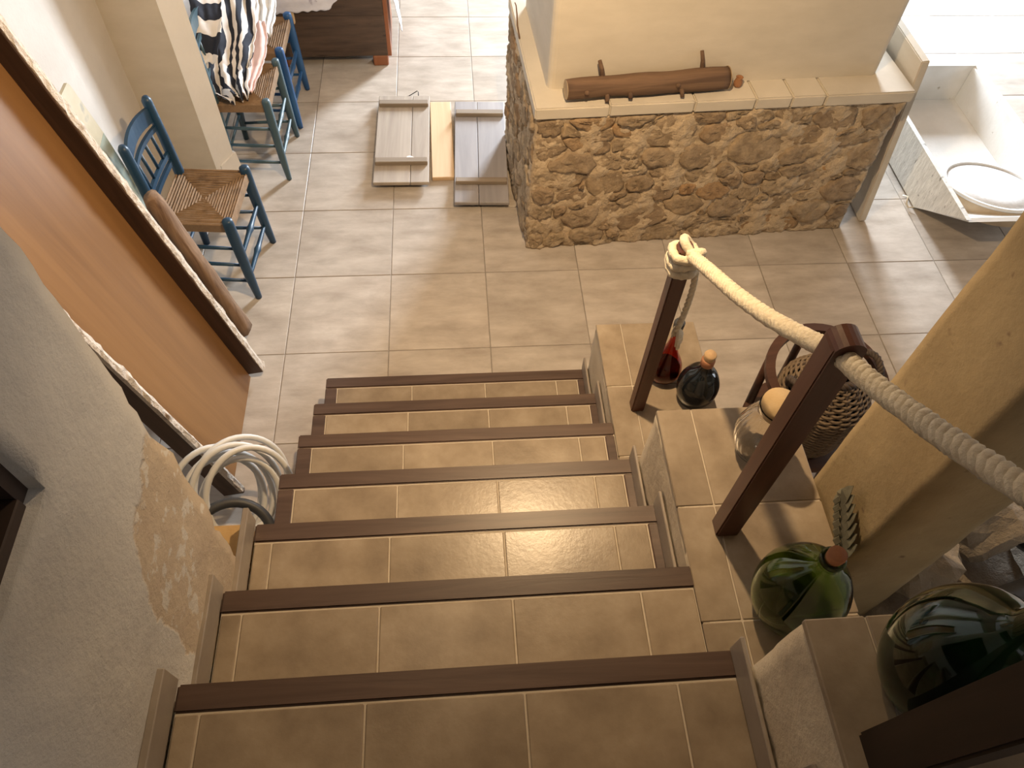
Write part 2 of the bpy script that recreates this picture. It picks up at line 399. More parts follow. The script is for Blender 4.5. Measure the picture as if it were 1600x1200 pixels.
# ---- staircase
stair = thing('staircase', 'tiled staircase with dark wooden nosings running down to the lower floor', 'stairs', kind='structure')
core = MB()
for k in range(1, 10):
    y_far = TY(k)-.012; y_near = TY(k+1)-.012 if k < 9 else -2.6
    core.box((XL+.003, y_near, 0), (XR, y_far, k*H-.0035))
core.build('stair_core', 'stair_grout', stair)
COLS = [-.49, -.195, .097, .385]
for k in range(1, 10):
    z = k*H; yf = TY(k); yn = TY(k+1)+.004 if k < 9 else -1.2
    NW = .05
    nl = XL; nr = XR
    if k == 6: nr = .512
    box('nosing', (nl, yf-NW, z-.034), (nr, yf, z+.001), 'nosing_wood', stair, .004, 2)
    left_strip, right_strip = k <= 4, k <= 5
    if left_strip: box('edge_strip', (XL, yn-.01, z-.03), (-.492, yf-NW-.001, z+.0005), 'nosing_wood', stair, .003)
    if right_strip: box('edge_strip', (.474, yn-.01, z-.03), (XR-.002, yf-NW-.001, z+.0005), 'nosing_wood', stair, .003)
    xs = [-.49 if left_strip else XL+.002]+([] if left_strip else [-.49])+COLS[1:]+[.472 if right_strip else XR]
    for a, c in zip(xs, xs[1:]):
        o = box('tread_tile', (a+.002, yn-.012, z-.014), (c-.002, yf-NW-.004, z+random.uniform(-.0012, 0)), 'stair_tile', stair, .002)
    # riser
    box('riser', (XL+.002, yf-.014, z-H+.002), (XR-.002, yf-.008, z-.035), 'stair_tile', stair, .001)
    # skirting tiles on the flanking walls
    if k >= 5: box('skirting_tile', (XL-.014, yn-.012 if k < 9 else -.4, z+.0015), (XL+.001, yf+.010, z+.078), 'skirting_tile', stair, .002)
    if k in (1, 2, 4, 5, 7, 8): box('skirting_tile', (XR-.009, yn-.012, z+.0015), (XR-.001, yf+.004, z+.075), 'skirting_tile', stair, .002)
box('flank_cap', (-.66, .742, .66), (-.548, .838, .838), 'ochre_plaster', stair, .006, 2)

# ---- stepped ledges on the right of the stairs
def ledge(name, x1, ya, yb, z, ysplits, label):
    t = thing(name, label, 'ledge', kind='structure')
    rough_skin('plaster_side', (XR+.004, ya, 0), (0, yb-ya-.004, 0), (0, 0, z-.004), max(4, int((yb-ya)/.03)), max(6, int(z/.03)), (-1, 0, 0), .004, 9, .05, 'rough_plaster', t, None, 0, .8)
    box('ledge_core', (XR+.02, ya, 0), (x1-.004, yb-.004, z-.0035), 'stair_grout', t, 0)
    xs = [XR, .600, x1] if x1 < .95 else [XR, .605, .86, x1]
    for a, c in zip(xs, xs[1:]):
        for y0, y1 in zip(ysplits, ysplits[1:]):
            box('ledge_tile', (a+.0015, y0+.002, z-.014), (c-.0015, y1-.002, z+random.uniform(-.001, 0)), 'stair_tile', t, .002)
    return t
ledge('ledge', .88, 1.03, 1.732, 3*H, [1.03, 1.17, 1.45, 1.732], 'low tiled ledge beside the bottom steps, holding two bottles')
ledge('ledge', .868, .325, 1.027, 6*H, [.325, .47, .748, 1.027], 'middle tiled ledge beside the stairs under the glass jar')
ledge('ledge', 1.02, -.8, .322, 9*H, [-.8, -.55, -.26, .03, .322], 'top tiled ledge under the large green demijohn')

# ---- right square pillar
pt = thing('pillar', 'square yellowish plastered pillar rising beside the middle ledge', 'pillar', kind='structure')
rough_skin('pillar_face', (.874, .815, 0), (0, -.229, 0), (0, 0, CEIL), 12, 90, (-1, 0, 0), .006, 5, .1, 'pillar_plaster', pt)
rough_skin('pillar_face', (.880, .598, 0), (.239, 0, 0), (0, 0, CEIL), 12, 90, (0, -1, 0), .006, 5, .1, 'pillar_plaster', pt)
box('pillar_core', (.884, .605, 0), (1.117, .812, CEIL), 'pillar_plaster', pt, .004)

# ================================================================ STONE PEDESTAL
RB = math.radians(3.3)
ped = thing('stone_pedestal', 'rubble stone pedestal with stone cap carrying a broad cream plastered shaft', 'pillar', (.352, 2.64, 0), RB)
BL, BD, BH = 1.622, .84, .745
rough_skin('mortar_face', (0, -.004, 0), (BL, 0, 0), (0, 0, BH), 130, 60, (0, -1, 0), .020, 10, .1, 'mortar', ped, None, 0, .6)
rough_skin('mortar_face', (-.004, BD, 0), (0, -BD, 0), (0, 0, BH), 66, 60, (-1, 0, 0), .020, 10, .1, 'mortar', ped, None, 0, .6)
rough_skin('mortar_face', (BL, .004, 0), (0, BD, 0), (0, 0, BH), 52, 46, (1, 0, 0), .018, 9, .1, 'mortar', ped, None, 0, .6)
box('pedestal_core', (.03, .03, 0), (BL-.03, BD, BH), 'mortar', ped, 0)
def voronoi(Wd, Hd, n, seed, an=1.7):
    rd = random.Random(seed); pts = []
    tries = 0
    while len(pts) < n and tries < 9000:
        tries += 1
        p = (rd.uniform(.01, Wd-.01), rd.uniform(.01, Hd-.01)); r = rd.choice([.035, .055, .07, .085, .10])
        if all(math.hypot((p[0]-q[0])/an, p[1]-q[1]) > (r+q[2])*.62 for q in pts): pts.append((p[0], p[1], r))
    cells = []
    for i, p in enumerate(pts):
        poly = [(0, 0), (Wd, 0), (Wd, Hd), (0, Hd)]
        for j, q in enumerate(pts):
            if i == j: continue
            # power diagram in stretched space
            px, qx = p[0]/an, q[0]/an
            A, B = 2*(qx-px), 2*(q[1]-p[1]); Cc = qx*qx+q[1]**2-q[2]**2-(px*px+p[1]**2-p[2]**2)
            out = []
            for k in range(len(poly)):
                s, e = poly[k], poly[(k+1) % len(poly)]
                ds = A*s[0]/an+B*s[1]-Cc; de = A*e[0]/an+B*e[1]-Cc
                if ds <= 0: out.append(s)
                if ds*de < 0:
                    t = ds/(ds-de); out.append((s[0]+(e[0]-s[0])*t, s[1]+(e[1]-s[1])*t))
            poly = out
            if len(poly) < 3: break
        if len(poly) >= 3: cells.append(poly)
    return cells
def stone(poly, to3, rd):
    cx_ = sum(p[0] for p in poly)/len(poly); cy_ = sum(p[1] for p in poly)/len(poly)
    for _ in range(1):                                  # blunt the corners
        poly = [q for a, c in zip(poly, poly[1:]+poly[:1]) for q in ((a[0]*.78+c[0]*.22, a[1]*.78+c[1]*.22), (a[0]*.22+c[0]*.78, a[1]*.22+c[1]*.78))]
    # even resample
    L = [0]
    for a, c in zip(poly, poly[1:]+poly[:1]): L.append(L[-1]+math.hypot(c[0]-a[0], c[1]-a[1]))
    n = 16 if L[-1] < .35 else 22; pts = []; k = 0
    for i in range(n):
        d = L[-1]*i/n
        while L[k+1] < d: k += 1
        t = (d-L[k])/max(1e-9, L[k+1]-L[k]); a, c = poly[k], poly[(k+1) % len(poly)]
        pts.append((a[0]+(c[0]-a[0])*t, a[1]+(c[1]-a[1])*t))
    jit = [rd.uniform(.82, 1.04) for _ in pts]
    h = rd.uniform(.002, .020); tx, ty = rd.uniform(-.08, .08), rd.uniform(-.10, .05)
    V = []
    for s, hh in ((1.0, -.03), (.98, h*.5), (.86, h*1.0), (.62, h*1.05), (.32, h)):
        for (x, y), j in zip(pts, jit):
            u, v_ = cx_+(x-cx_)*s*j, cy_+(y-cy_)*s*j
            V.append(to3(u, v_, hh+((u-cx_)*tx+(v_-cy_)*ty)*(hh > 0)+(rd.uniform(-.005, .005) if hh > 0 else 0)))
    V.append(to3(cx_, cy_, h+rd.uniform(-.003, .004)))
    Fc = []
    for r_ in range(4):
        for i in range(n): Fc.append((r_*n+i, r_*n+(i+1) % n, (r_+1)*n+(i+1) % n, (r_+1)*n+i))
    for i in range(n): Fc.append((4*n+i, 4*n+(i+1) % n, 5*n))
    return V, Fc
rd = random.Random(11)
faces3 = [(BL, 100, 5, lambda u, v, d: (u, -d+.002, v)), (BD, 52, 9, lambda u, v, d: (-d+.002, u, v)), (BD, 46, 13, lambda u, v, d: (BL+d-.002, u, v))]
for Wd, n, sd, to3 in faces3:
    for poly in voronoi(Wd, BH-.006, n, sd):
        V, Fc = stone(poly, to3, rd)
        c = [sum(p[i] for p in V)/len(V) for i in range(3)]
        o = pydata('stone', V, Fc, 'field_stone', ped, True, c)
# cap slabs
edges = [-.012, .30, .665, .93, 1.09, 1.24, BL+.02]
for a, c in zip(edges, edges[1:]):
    box('cap_slab', (a+.001, -.018+random.uniform(-.003, .003), BH-.002), (c-.001, BD+.02, BH+.053+random.uniform(-.001, .001)), 'smooth_plaster', ped, .006, 2)
sh = MB()
R_ = .03; x0, x1, y0, y1 = .058, BL-.105, .112, BD-.05
poly = []
for (cx_, cy_, a0) in ((x1-R_, y0+R_, -90), (x1-R_, y1-R_, 0), (x0+R_, y1-R_, 90), (x0+R_, y0+R_, 180)):
    for k in range(5):
        a = math.radians(a0+k*22.5); poly.append((cx_+R_*math.cos(a), cy_+R_*math.sin(a), BH+.052))
sh.prism(poly, (0, 0, CEIL-BH-.056)); sh.build('plaster_shaft', 'smooth_plaster', ped)
def ped_pt(x, y, z): 
    return (.352+x*math.cos(RB)-y*math.sin(RB), 2.64+x*math.sin(RB)+y*math.cos(RB), z)
CAPZ = BH+.055

# ---- log with pegs lying on the cap
a, c = ped_pt(.14, .046, CAPZ+.044), ped_pt(.83, .052, CAPZ+.048)
lg = thing('log', 'short brown log with stubby pegs lying on the stone cap', 'log', (.812, 2.715, CAPZ+.003), math.radians(6.3))
lm = MB(); pts = []; rr = []
for i in range(22):
    t = i/21; pts.append((-.345+.69*t, .002*math.sin(t*9), .045+.002*math.sin(t*5))); rr.append(.040+.007*t+.0018*math.sin(t*17))
lm.tube(pts, rr, 16); lt = lm.build('trunk', 'log_bark', lg, True)
for sgn, r_ in ((-1, .0385), (1, .0465)):
    e = MB(); e.tube([(sgn*.3445, 0, .045), (sgn*.347, 0, .045)], r_, 16); e.build('cut_end', 'cut_wood', lt)
for px, py, pz, ex, ey, ez in ((-.19, .02, .07, -.205, .045, .135), (.235, .02, .075, .225, .045, .145), (-.18, -.025, .03, -.183, -.055, .012), (-.085, -.03, .035, -.085, -.055, .02), (.135, -.03, .035, .138, -.06, .01), (-.27, -.035, .05, -.272, -.05, .052), (.12, -.03, .05, .112, -.05, .056)):
    e = MB(); e.tube([(px, py, pz), ((px*.5+ex*.5)+.003, py*.5+ey*.5, pz*.5+ez*.5), (ex, ey, ez)], [.012, .0095, .008], 8); e.build('peg', 'log_bark', lt, True)
pm = MB(); pm.lathe([(.012, 0), (.017, .004), (.019, .018), (.015, .03), (.013, .036), (.016, .042), (.013, .042), (.010, .034), (.002, .012)], 16)
pot = pm.build('clay_pot', 'terracotta', None, True); pot.location = ped_pt(.868, .075, CAPZ); tag(pot, 'tiny terracotta pot beside the log on the stone cap', 'pot')

# ---- stiff wire sticking up from the cap's left edge
cm = MB(); pts = [(.318, 3.14, .795), (.306, 3.15, .85), (.302, 3.155, .90), (.297, 3.16, .935), (.291, 3.155, .95)]
cm.tube(pts, [.0035, .0035, .003, .0025, .002], 8); tag(cm.build('bent_wire', 'weathered_beam', None, True), 'thin bent wire standing up at the left edge of the stone cap', 'wire')

# ================================================================ BOARDS ON THE FLOOR
def board(x0, x1, y0, y1, z, th, planks, mat, cleats, label, rz=0, gap=.002):
    t = thing('wooden_board', label, 'board', ((x0+x1)/2, (y0+y1)/2, 0), rz)
    W_, L_ = x1-x0, y1-y0; s = -W_/2
    for wfrac in planks:
        o = box('plank', (s+gap/2, -L_/2, z), (s+W_*wfrac-gap/2, L_/2, z+th), mat, t, .003); s += W_*wfrac
    for cyy, cw in cleats:
        box('cleat', (-W_/2+.008, cyy-L_/2-cw/2, z+th), (W_/2-.008, cyy-L_/2+cw/2, z+th+.024), 'cleat_wood', t, .003)
    return t
b1 = board(-.413, -.122, 3.088, 3.838, .026, .020, [.665, .335], 'grey_board', [(.155, .04), (.66, .04)], 'grey wooden hatch board with two cleats, leftmost on the floor', -.012)
pp = MB(); pp.add([(.02, -.19, .0475), (.07, -.19, .0475), (.066, -.175, .0475), (.045, -.16, .0475), (.028, -.165, .0475)], [(0, 1, 2, 3, 4)]); pp.build('paper_scrap', 'white_paper', b1)
for yy in (-.28, .22): box('batten', (-.13, yy-.02, 0), (.13, yy+.02, .026), 'cleat_wood', b1, .002)
board(-.116, .006, 3.15, 3.81, 0.0, .024, [1], 'raw_pine', [], 'bare pale pine plank lying between the two hatch boards', .012)
b2 = board(.012, .294, 2.925, 3.775, .026, .020, [.45, .55], 'slate_board', [(.15, .035), (.725, .04)], 'grey-blue two-plank hatch board with two cleats, nearest the pedestal', -.028)
for yy in (-.28, .22): box('batten', (-.13, yy-.02, 0), (.13, yy+.02, .026), 'cleat_wood', b2, .002)
wr = MB(); wr.tube([(-.31, 3.842, .03), (-.24, 3.85, .035), (-.19, 3.885, .045), (-.183, 3.865, .05), (-.183, 3.84, .045)], .0025, 6); wr.build('wire_hook', 'black_iron', None, True)
tag(bpy.data.objects['wire_hook'], 'thin bent wire at the far end of the left hatch board', 'wire')

# ================================================================ CHAIRS
def make_chair(label, paint, rung_paint, loc, rz, group):
    t = thing('rush_chair', label, 'chair', loc, rz, group)
    W2, D2, SZ = .168, .142, .425
    for s in (-1, 1):                                    # front legs (front = +x)
        e = MB(); e.tube([(D2+.022, s*(W2+.012), 0), (D2+.02, s*(W2+.011), .02), (D2+.012, s*(W2+.006), .12), (D2+.002, s*W2, .36), (D2, s*W2, SZ+.012), (D2-.001, s*W2, SZ+.034), (D2-.001, s*W2, SZ+.040)],
                             [.0145, .016, .0215, .0245, .0235, .0215, .012], 12); e.build('leg', paint, t, True)
        e = MB(); e.tube([(-D2-.012, s*(W2-.008), 0), (-D2-.004, s*(W2-.012), .2), (-D2, s*(W2-.014), SZ), (-D2-.006, s*(W2-.014), .62), (-D2-.014, s*(W2-.014), .79), (-D2-.0145, s*(W2-.014), .806)],
                             [.0165, .020, .0225, .0215, .0205, .012], 12); e.build('back_post', paint, t, True)
    for z in (.125, .255):                               # turned front rungs
        e = MB(); n = 17; pts = []; rr = []
        for i in range(n):
            u = i/(n-1); pts.append((D2+.012-.01*z, -W2+2*W2*u, z)); rr.append(.0075+.005*math.exp(-((u-.5)/.05)**2)+.004*math.sin(PI*u))
        e.tube(pts, rr, 10); e.build('rung', rung_paint, t, True)
    for s in (-1, 1):
        for z in (.10, .20, .30):
            e = MB(); e.tube([(-D2, s*(W2-.012), z), (0, s*(W2-.003), z), (D2+.006, s*(W2+.003), z)], [.007, .0085, .007], 8); e.build('rung', rung_paint, t, True)
    for z in (.16, .27):
        e = MB(); e.tube([(-D2-.006, -W2+.012, z), (-D2-.006, W2-.012, z)], .008, 8); e.build('rung', rung_paint, t, True)
    def rail(z, hgt, bow, arch):                         # back rails, bowed to the rear
        e = MB(); n = 12; V = []
        for i in range(n+1):
            u = i/n*2-1; y = u*(W2-.016); x = -D2-.004-(z-.5)*.04-bow*(1-u*u)
            zz = z+arch*(1-u*u)
            V += [(x-.007, y, zz-hgt/2), (x+.007, y, zz-hgt/2), (x+.007, y, zz+hgt/2), (x-.007, y, zz+hgt/2)]
        Fc = [(3, 2, 1, 0), (4*n, 4*n+1, 4*n+2, 4*n+3)]
        for i in range(n):
            for k in range(4): Fc.append((4*i+k, 4*i+(k+1) % 4, 4*i+4+(k+1) % 4, 4*i+4+k))
        e.add(V, Fc); e.build('back_rail', paint, t)
    rail(.732, .066, .026, .014); rail(.675, .020, .020, .004); rail(.545, .022, .010, 0); rail(.505, .022, .008, 0)
    for i in range(4):
        y = -.093+.062*i; u = y/(W2-.016)
        e = MB(); e.tube([(-D2-.004-.045*.04-.010*(1-u*u), y, .545), (-D2-.004-.175*.04-.020*(1-u*u), y, .675)], .007, 8); e.build('spindle', rung_paint, t, True)
    # rush seat: cords laid in four triangles
    sm = MB(); N = 13; a_, b_ = D2+.012, W2+.008
    for sec in range(4):
        for i in range(N):
            f0, f1 = (i+.04)/N, (i+.96)/N; fm = (f0+f1)/2
            def P_(f, s): 
                w_ = 1-f
                x, y = ((a_*w_, s*b_*w_), (-a_*w_, -s*b_*w_), (s*a_*w_, b_*w_), (-s*a_*w_, -b_*w_))[sec]
                return x, y
            V = []
            for f, up in ((f0, 0), (fm, .0045), (f1, 0)):
                for s in (-1, -.5, 0, .5, 1):
                    x, y = P_(f, s); sag = -.012*(1-(max(abs(x)/a_, abs(y)/b_))**2)
                    V.append((x+random.uniform(-.0006, .0006), y, SZ+.012+up+sag+random.uniform(-.0012, .0012)))
            for s in (-1, -.5, 0, .5, 1):
                x, y = P_(f0, s); V.append((x, y, SZ-.026 if i == 0 else SZ-.006))
            Fc = []
            for r_ in range(2):
                for k in range(4): Fc.append((r_*5+k, r_*5+k+1, r_*5+5+k+1, r_*5+5+k))
            for k in range(4): Fc.append((15+k, 15+k+1, k+1, k))
            sm.add(V, Fc)
    sm.box((-a_+.004, -b_+.004, SZ-.026), (a_-.004, b_-.004, SZ-.006))
    sm.build('rush_seat', 'rush_cord', t)
    return t
GC = 'blue rush-seated chairs along the left wall'
make_chair('dark blue wooden chair with empty rush seat, nearest the stairs', 'blue_paint', 'blue_paint', (-1.066, 2.555, 0), -.07, GC)
make_chair('grey-blue wooden chair behind the partition with striped cloth on its seat', 'grey_blue_paint', 'grey_blue_paint', (-.995, 3.368, 0), -.02, GC).scale = (.86, 1, 1)
make_chair('bright blue wooden chair beside the dark chest', 'bright_blue_paint', 'bright_blue_paint', (-1.00, 3.803, 0), -.02, GC)

# ---- clothes heaped on the two further chairs
def drape(name, rows, mat, label, stripes, fold=.012, nfold=5, th=.004, ncol=36, sub=8, wob=.35, zig=.006, cross=False):
    """cloth through rows of (left point, right point), folded along its length"""
    V = []; UV = []; n = (len(rows)-1)*sub
    def at(k, t):
        i = min(int(t), len(rows)-2); f = t-i
        p0, p1, p2, p3 = [Vector(rows[max(0, min(len(rows)-1, q))][k]) for q in (i-1, i, i+1, i+2)]
        return .5*((2*p1)+(p2-p0)*f+(2*p0-5*p1+4*p2-p3)*f*f+(3*p1-p0-3*p2+p3)*f**3)
    for j in range(n+1):
        t = j/sub; L_, R2 = at(0, t), at(1, t)
        for i in range(ncol+1):
            u = i/ncol; p = L_.lerp(R2, u)
            ph = 2.2*noise.noise(Vector((t*.7, u*2.0, 3.1)))
            a = math.sin(u*PI*2*nfold+ph*2+t*.6)
            edge_ = min(1, 6*u, 6*(1-u))
            p = p+Vector((0.0, 0.0, 1))*(fold*a+fold*.9*noise.noise(Vector((t*1.3, u*5, 0))))*(.35+.65*edge_)+Vector((zig*noise.noise(Vector((t*5, 0, u*1.5))), zig*noise.noise(Vector((0, t*5, u))), 0))
            V.append(p); UV.append(((u+.05*noise.noise(Vector((t*.9, u*3, 7)))*wob*2)*stripes+.12*math.sin(t*1.7), t) if not cross else ((t/(len(rows)-1)+.03*noise.noise(Vector((t, u*1.5, 2)))+.10*u)*stripes, u))
    Fc = []; W_ = ncol+1
    for j in range(n):
        for i in range(ncol): Fc.append((j*W_+i, j*W_+i+1, (j+1)*W_+i+1, (j+1)*W_+i))
    me = bpy.data.meshes.new(name); me.from_pydata([tuple(p) for p in V], [], Fc); me.update()
    ul = me.uv_layers.new(name='UVMap')
    for lp in me.loops: ul.data[lp.index].uv = UV[lp.vertex_index]
    o = link(name, me, mat, None, True); md = o.modifiers.new('thick', 'SOLIDIFY'); md.thickness = th; md.offset = 1
    if label: tag(o, label, 'cloth')
    return o
drape('striped_cloth', [((-1.03, 3.165, .470), (-.955, 3.225, .470)), ((-1.125, 3.235, .485), (-.965, 3.40, .49)), ((-1.155, 3.33, .57), (-.95, 3.58, .55)), ((-1.16, 3.42, .70), (-.955, 3.76, .62)), ((-1.165, 3.46, .84), (-.97, 3.92, .66)), ((-1.20, 3.48, .86), (-1.01, 4.03, .66))], 'striped_cotton',
      'navy and white striped cloth trailing over the rush seat, stripes running lengthwise', 5.4, .022, 3, wob=.7, zig=.012)
drape('striped_sleeve', [((-1.162, 3.30, .575), (-1.085, 3.33, .585)), ((-1.166, 3.36, .67), (-1.06, 3.44, .665)), ((-1.166, 3.42, .76), (-1.055, 3.54, .74)), ((-1.168, 3.47, .86), (-1.06, 3.64, .80)), ((-1.18, 3.50, .90), (-1.09, 3.70, .83))], 'striped_cotton',
      'navy and white sleeve with crosswise bands beside the partition', 3.2, .012, 1, ncol=22, wob=.6, zig=.006, cross=True)
drape('pink_cloth', [((-1.0, 3.245, .455), (-.945, 3.275, .455)), ((-1.03, 3.40, .46), (-.918, 3.47, .466)), ((-1.03, 3.58, .49), (-.912, 3.64, .49)), ((-1.02, 3.74, .53), (-.93, 3.78, .52))], 'pink_cotton', 'pale pink cloth showing under the striped cloth', 1, .006, 3)
drape('white_cloth', [((-1.0, 3.70, .50), (-.905, 3.73, .475)), ((-1.01, 3.85, .56), (-.895, 3.88, .50)), ((-1.03, 3.98, .63), (-.90, 4.0, .55)), ((-1.06, 4.1, .68), (-.93, 4.1, .6))], 'white_cotton', 'white cotton garment on the far blue chair', 1, .012, 4)

# ================================================================ CHEST
ch = thing('wooden_chest', 'worn dark brown wooden chest with orange corner feet', 'chest', (-.68, 4.21, 0), .02)
box('front_board', (-.36, 0, .062), (.315, .022, .315), 'old_chest_wood', ch, .004)
box('upper_board', (-.36, -.008, .312), (.315, .022, .50), 'old_chest_wood', ch, .006, 2)
box('back_board', (-.36, .42, .062), (.315, .442, .50), 'old_chest_wood', ch, .004)
box('side_board', (-.36, .022, .062), (-.338, .42, .50), 'old_chest_wood', ch, .003)
box('side_board', (.293, .022, .062), (.315, .42, .50), 'old_chest_wood', ch, .003)
e = MB(); e.prism([(.316, .004, .06), (.316, .43, .06), (.316, .43, .42), (.316, .004, .46)], (.022, 0, 0)); e.build('end_trim', 'orange_wood', ch)
box('bottom_board', (-.338, .022, .062), (.293, .42, .08), 'old_chest_wood', ch, .002)
box('lid', (-.37, -.015, .50), (.325, .455, .53), 'old_chest_wood', ch, .006)
for fx in (-.36, .225):
    for fy in (.0, .35): box('foot', (fx, fy-.004, 0), (fx+.09, fy+.08, .064), 'orange_wood', ch, .006)
e = box('latch_block', (-.225, -.034, .285), (-.185, -.008, .365), 'raw_pine', ch, .003)
drape('sheet', [((-.99, 4.168, .345), (-.66, 4.172, .37)), ((-1.02, 4.165, .44), (-.58, 4.17, .45)), ((-1.03, 4.175, .535), (-.45, 4.18, .535)), ((-1.03, 4.22, .545), (-.36, 4.2, .54)), ((-1.03, 4.40, .545), (-.355, 4.38, .54)), ((-1.03, 4.64, .545), (-.355, 4.62, .54))], 'lilac_sheet', 'crumpled white sheet spread over the chest lid', 1, .004, 6, .003, 40, 6)
drape('hanging_sheet', [((-.40, 4.23, .55), (-.40, 4.58, .55)), ((-.325, 4.23, .54), (-.325, 4.58, .54)), ((-.305, 4.25, .40), (-.31, 4.57, .38)), ((-.285, 4.30, .24), (-.295, 4.55, .20)), ((-.275, 4.37, .12), (-.285, 4.53, .11))], 'lilac_sheet', 'white sheet hanging down the right end of the chest', 1, .012, 4, .003, 24, 6)

# ================================================================ LEANING DOOR PANEL, BEAM, PANE
LZ = 2.72; LEAN = math.atan(.20)
dp = thing('door_panel', 'orange-brown veneered door leaning in its dark frame, plaster crusted on the edges', 'door panel', (-.890, 0, 0.006))
dp.rotation_euler = (0, -LEAN, 0)
box('veneer_sheet', (-.03, 1.375, 0.002), (0, 1.905, LZ), 'veneer_panel', dp, .002)
ra = box('frame_rail', (-.035, 1.905, .018), (.062, 1.93, LZ), 'dark_frame_wood', dp, .004)
rb = box('frame_rail', (-.035, 1.348, .0), (.050, 1.374, LZ), 'dark_frame_wood', dp, .004)
def crust(rail, x, y0, y1, ln=LZ, seed=0):
    V = []; n = 150; Fc = []
    for i in range(n+1):
        z = .02+(ln-.02)*i/n
        for k, yy in enumerate((y0, (y0+y1)/2, y1)):
            wv_ = nzv((seed, k*.5, z), 14)*.008+nzv((seed, k, z), 42)*.005
            V.append((x+(.004 if k == 1 else 0)+abs(wv_)*.9, yy+wv_*(1 if k == 2 else .2 if k == 0 else .5), z))
        V.append((x-.012, y1, z)); V.append((x-.012, y0, z))
    for i in range(n):
        for k in range(5): Fc.append((5*i+k, 5*i+(k+1) % 5, 5*i+5+(k+1) % 5, 5*i+5+k))
    Fc += [(0, 1, 2, 3, 4), tuple(5*n+k for k in (4, 3, 2, 1, 0))]
    o = pydata('plaster_crust', V, Fc, 'plaster_crust', rail); o.location = -Vector(rail.location); return o
crust(ra, .063, 1.908, 1.942, seed=3.3); crust(rb, .051, 1.346, 1.372, seed=8.1)

bt = MB(); pts = []; rr = []
bm_ = thing('timber_beam', 'weathered brown timber leaning behind the door panel by the near chair', 'timber')
A_, B_ = Vector((-.940, 2.150, .035)), Vector((-1.070, 2.125, .81))
V = []; n = 20; ax = (B_-A_).normalized(); e1 = Vector((0, 1, 0)); e1 = (e1-ax*e1.dot(ax)).normalized(); e2 = ax.cross(e1)
for i in range(n+1):
    p = A_.lerp(B_, i/n); q = 1+.12*noise.noise(Vector((0, 0, i*.5)))
    tp = 1 if i < n else .8
    for a in range(10):
        an = 2*PI*a/10+.3; r1 = .032*q*tp*(1+.28*noise.noise(Vector((a*1.3, i*.35, 2)))); r2 = .046*q*tp*(1+.2*noise.noise(Vector((a*1.1, i*.5, 5))))
        V.append(p+e2*r1*math.cos(an)+e1*r2*math.sin(an))
Fc = [tuple(range(10))[::-1], tuple(n*10+k for k in range(10))]
for i in range(n):
    for k in range(10): Fc.append((i*10+k, i*10+(k+1) % 10, i*10+10+(k+1) % 10, i*10+10+k))
pydata('timber_body', [tuple(p) for p in V], Fc, 'weathered_beam', bm_, True)

pn = thing('painted_pane', 'pale green and cream painted pane leaning on the white wall', 'pane', (-1.268, 0, 0.002)); pn.rotation_euler = (0, -.087, 0)
e = MB(); e.prism([(0, 2.20, 0), (0, 2.575, 0), (0, 2.53, .78), (0, 2.20, .74)], (-.012, 0, 0)); e.build('green_field', 'pane_green', pn)
e = MB(); e.prism([(0, 2.20, .741), (0, 2.53, .781), (0, 2.50, 1.005), (0, 2.49, 1.02), (0, 2.42, 1.02), (0, 2.20, .95)], (-.012, 0, 0)); e.build('cream_field', 'pane_cream', pn)

# ================================================================ HOSE COIL
hc = thing('hose_coil', 'coil of pale plastic hose standing between wall, door panel and steps', 'hose')
def loop_pts(c, r, nrm, n=40, start=0, turns=1.0, pitch=0):
    nrm = Vector(nrm).normalized(); a = Vector((0, 0, 1)); a = (a-nrm*a.dot(nrm)).normalized(); b_ = nrm.cross(a)
    return [Vector(c)+a*r*math.cos(start+2*PI*turns*i/n)+b_*r*math.sin(start+2*PI*turns*i/n)+nrm*pitch*i/n for i in range(n+1)]
nn = Vector((.50, -.60, .62)).normalized(); up = Vector((0, .45, .6)); up = (up-nn*up.dot(nn)).normalized(); sd = nn.cross(up)
def turns(c0, r, n, step, seed, start=PI):
    out = []
    for i in range(n*40+1):
        t = i/40; a = 2*PI*t+start; rr_ = r+.008*math.sin(t*2.3+seed)
        cc = c0+Vector(step)*t+up*(.014*math.sin(t*1.9+seed))
        out.append(cc+up*rr_*math.cos(a)*1.15+sd*rr_*math.sin(a))
    return out
e = MB(); e.tube(turns(Vector((-.875, 1.215, .225)), .150, 4, (.030, -.010, .022), 1), .011, 10); e.build('hose_turns', 'hose_plastic', hc, True)
e = MB(); e.tube(turns(Vector((-.775, 1.185, .29)), .145, 2, (.040, -.012, .018), 4), .011, 10); e.build('hose_turns', 'hose_plastic', hc, True)
e = MB(); lp = loop_pts((-.765, 1.245, .285), .165, (.62, -.50, .60), 44); e.tube(lp[:-1], .011, 10, closed=True); e.build('hose_turns', 'hose_plastic', hc, True)
e = MB(); e.tube(spline([(-.66, 1.12, .12), (-.64, 1.16, .18), (-.62, 1.21, .235)], 6), .011, 10); e.build('hose_end', 'hose_plastic', hc, True)
e = MB(); lp = loop_pts((-.765, 1.03, .30), .125, (.3, -.45, .85), 40); e.tube(lp[:-1], .017, 10, closed=True); tag(e.build('rubber_hose', 'black_rubber', None, True), 'thick black rubber hose ring in front of the pale coil', 'hose')

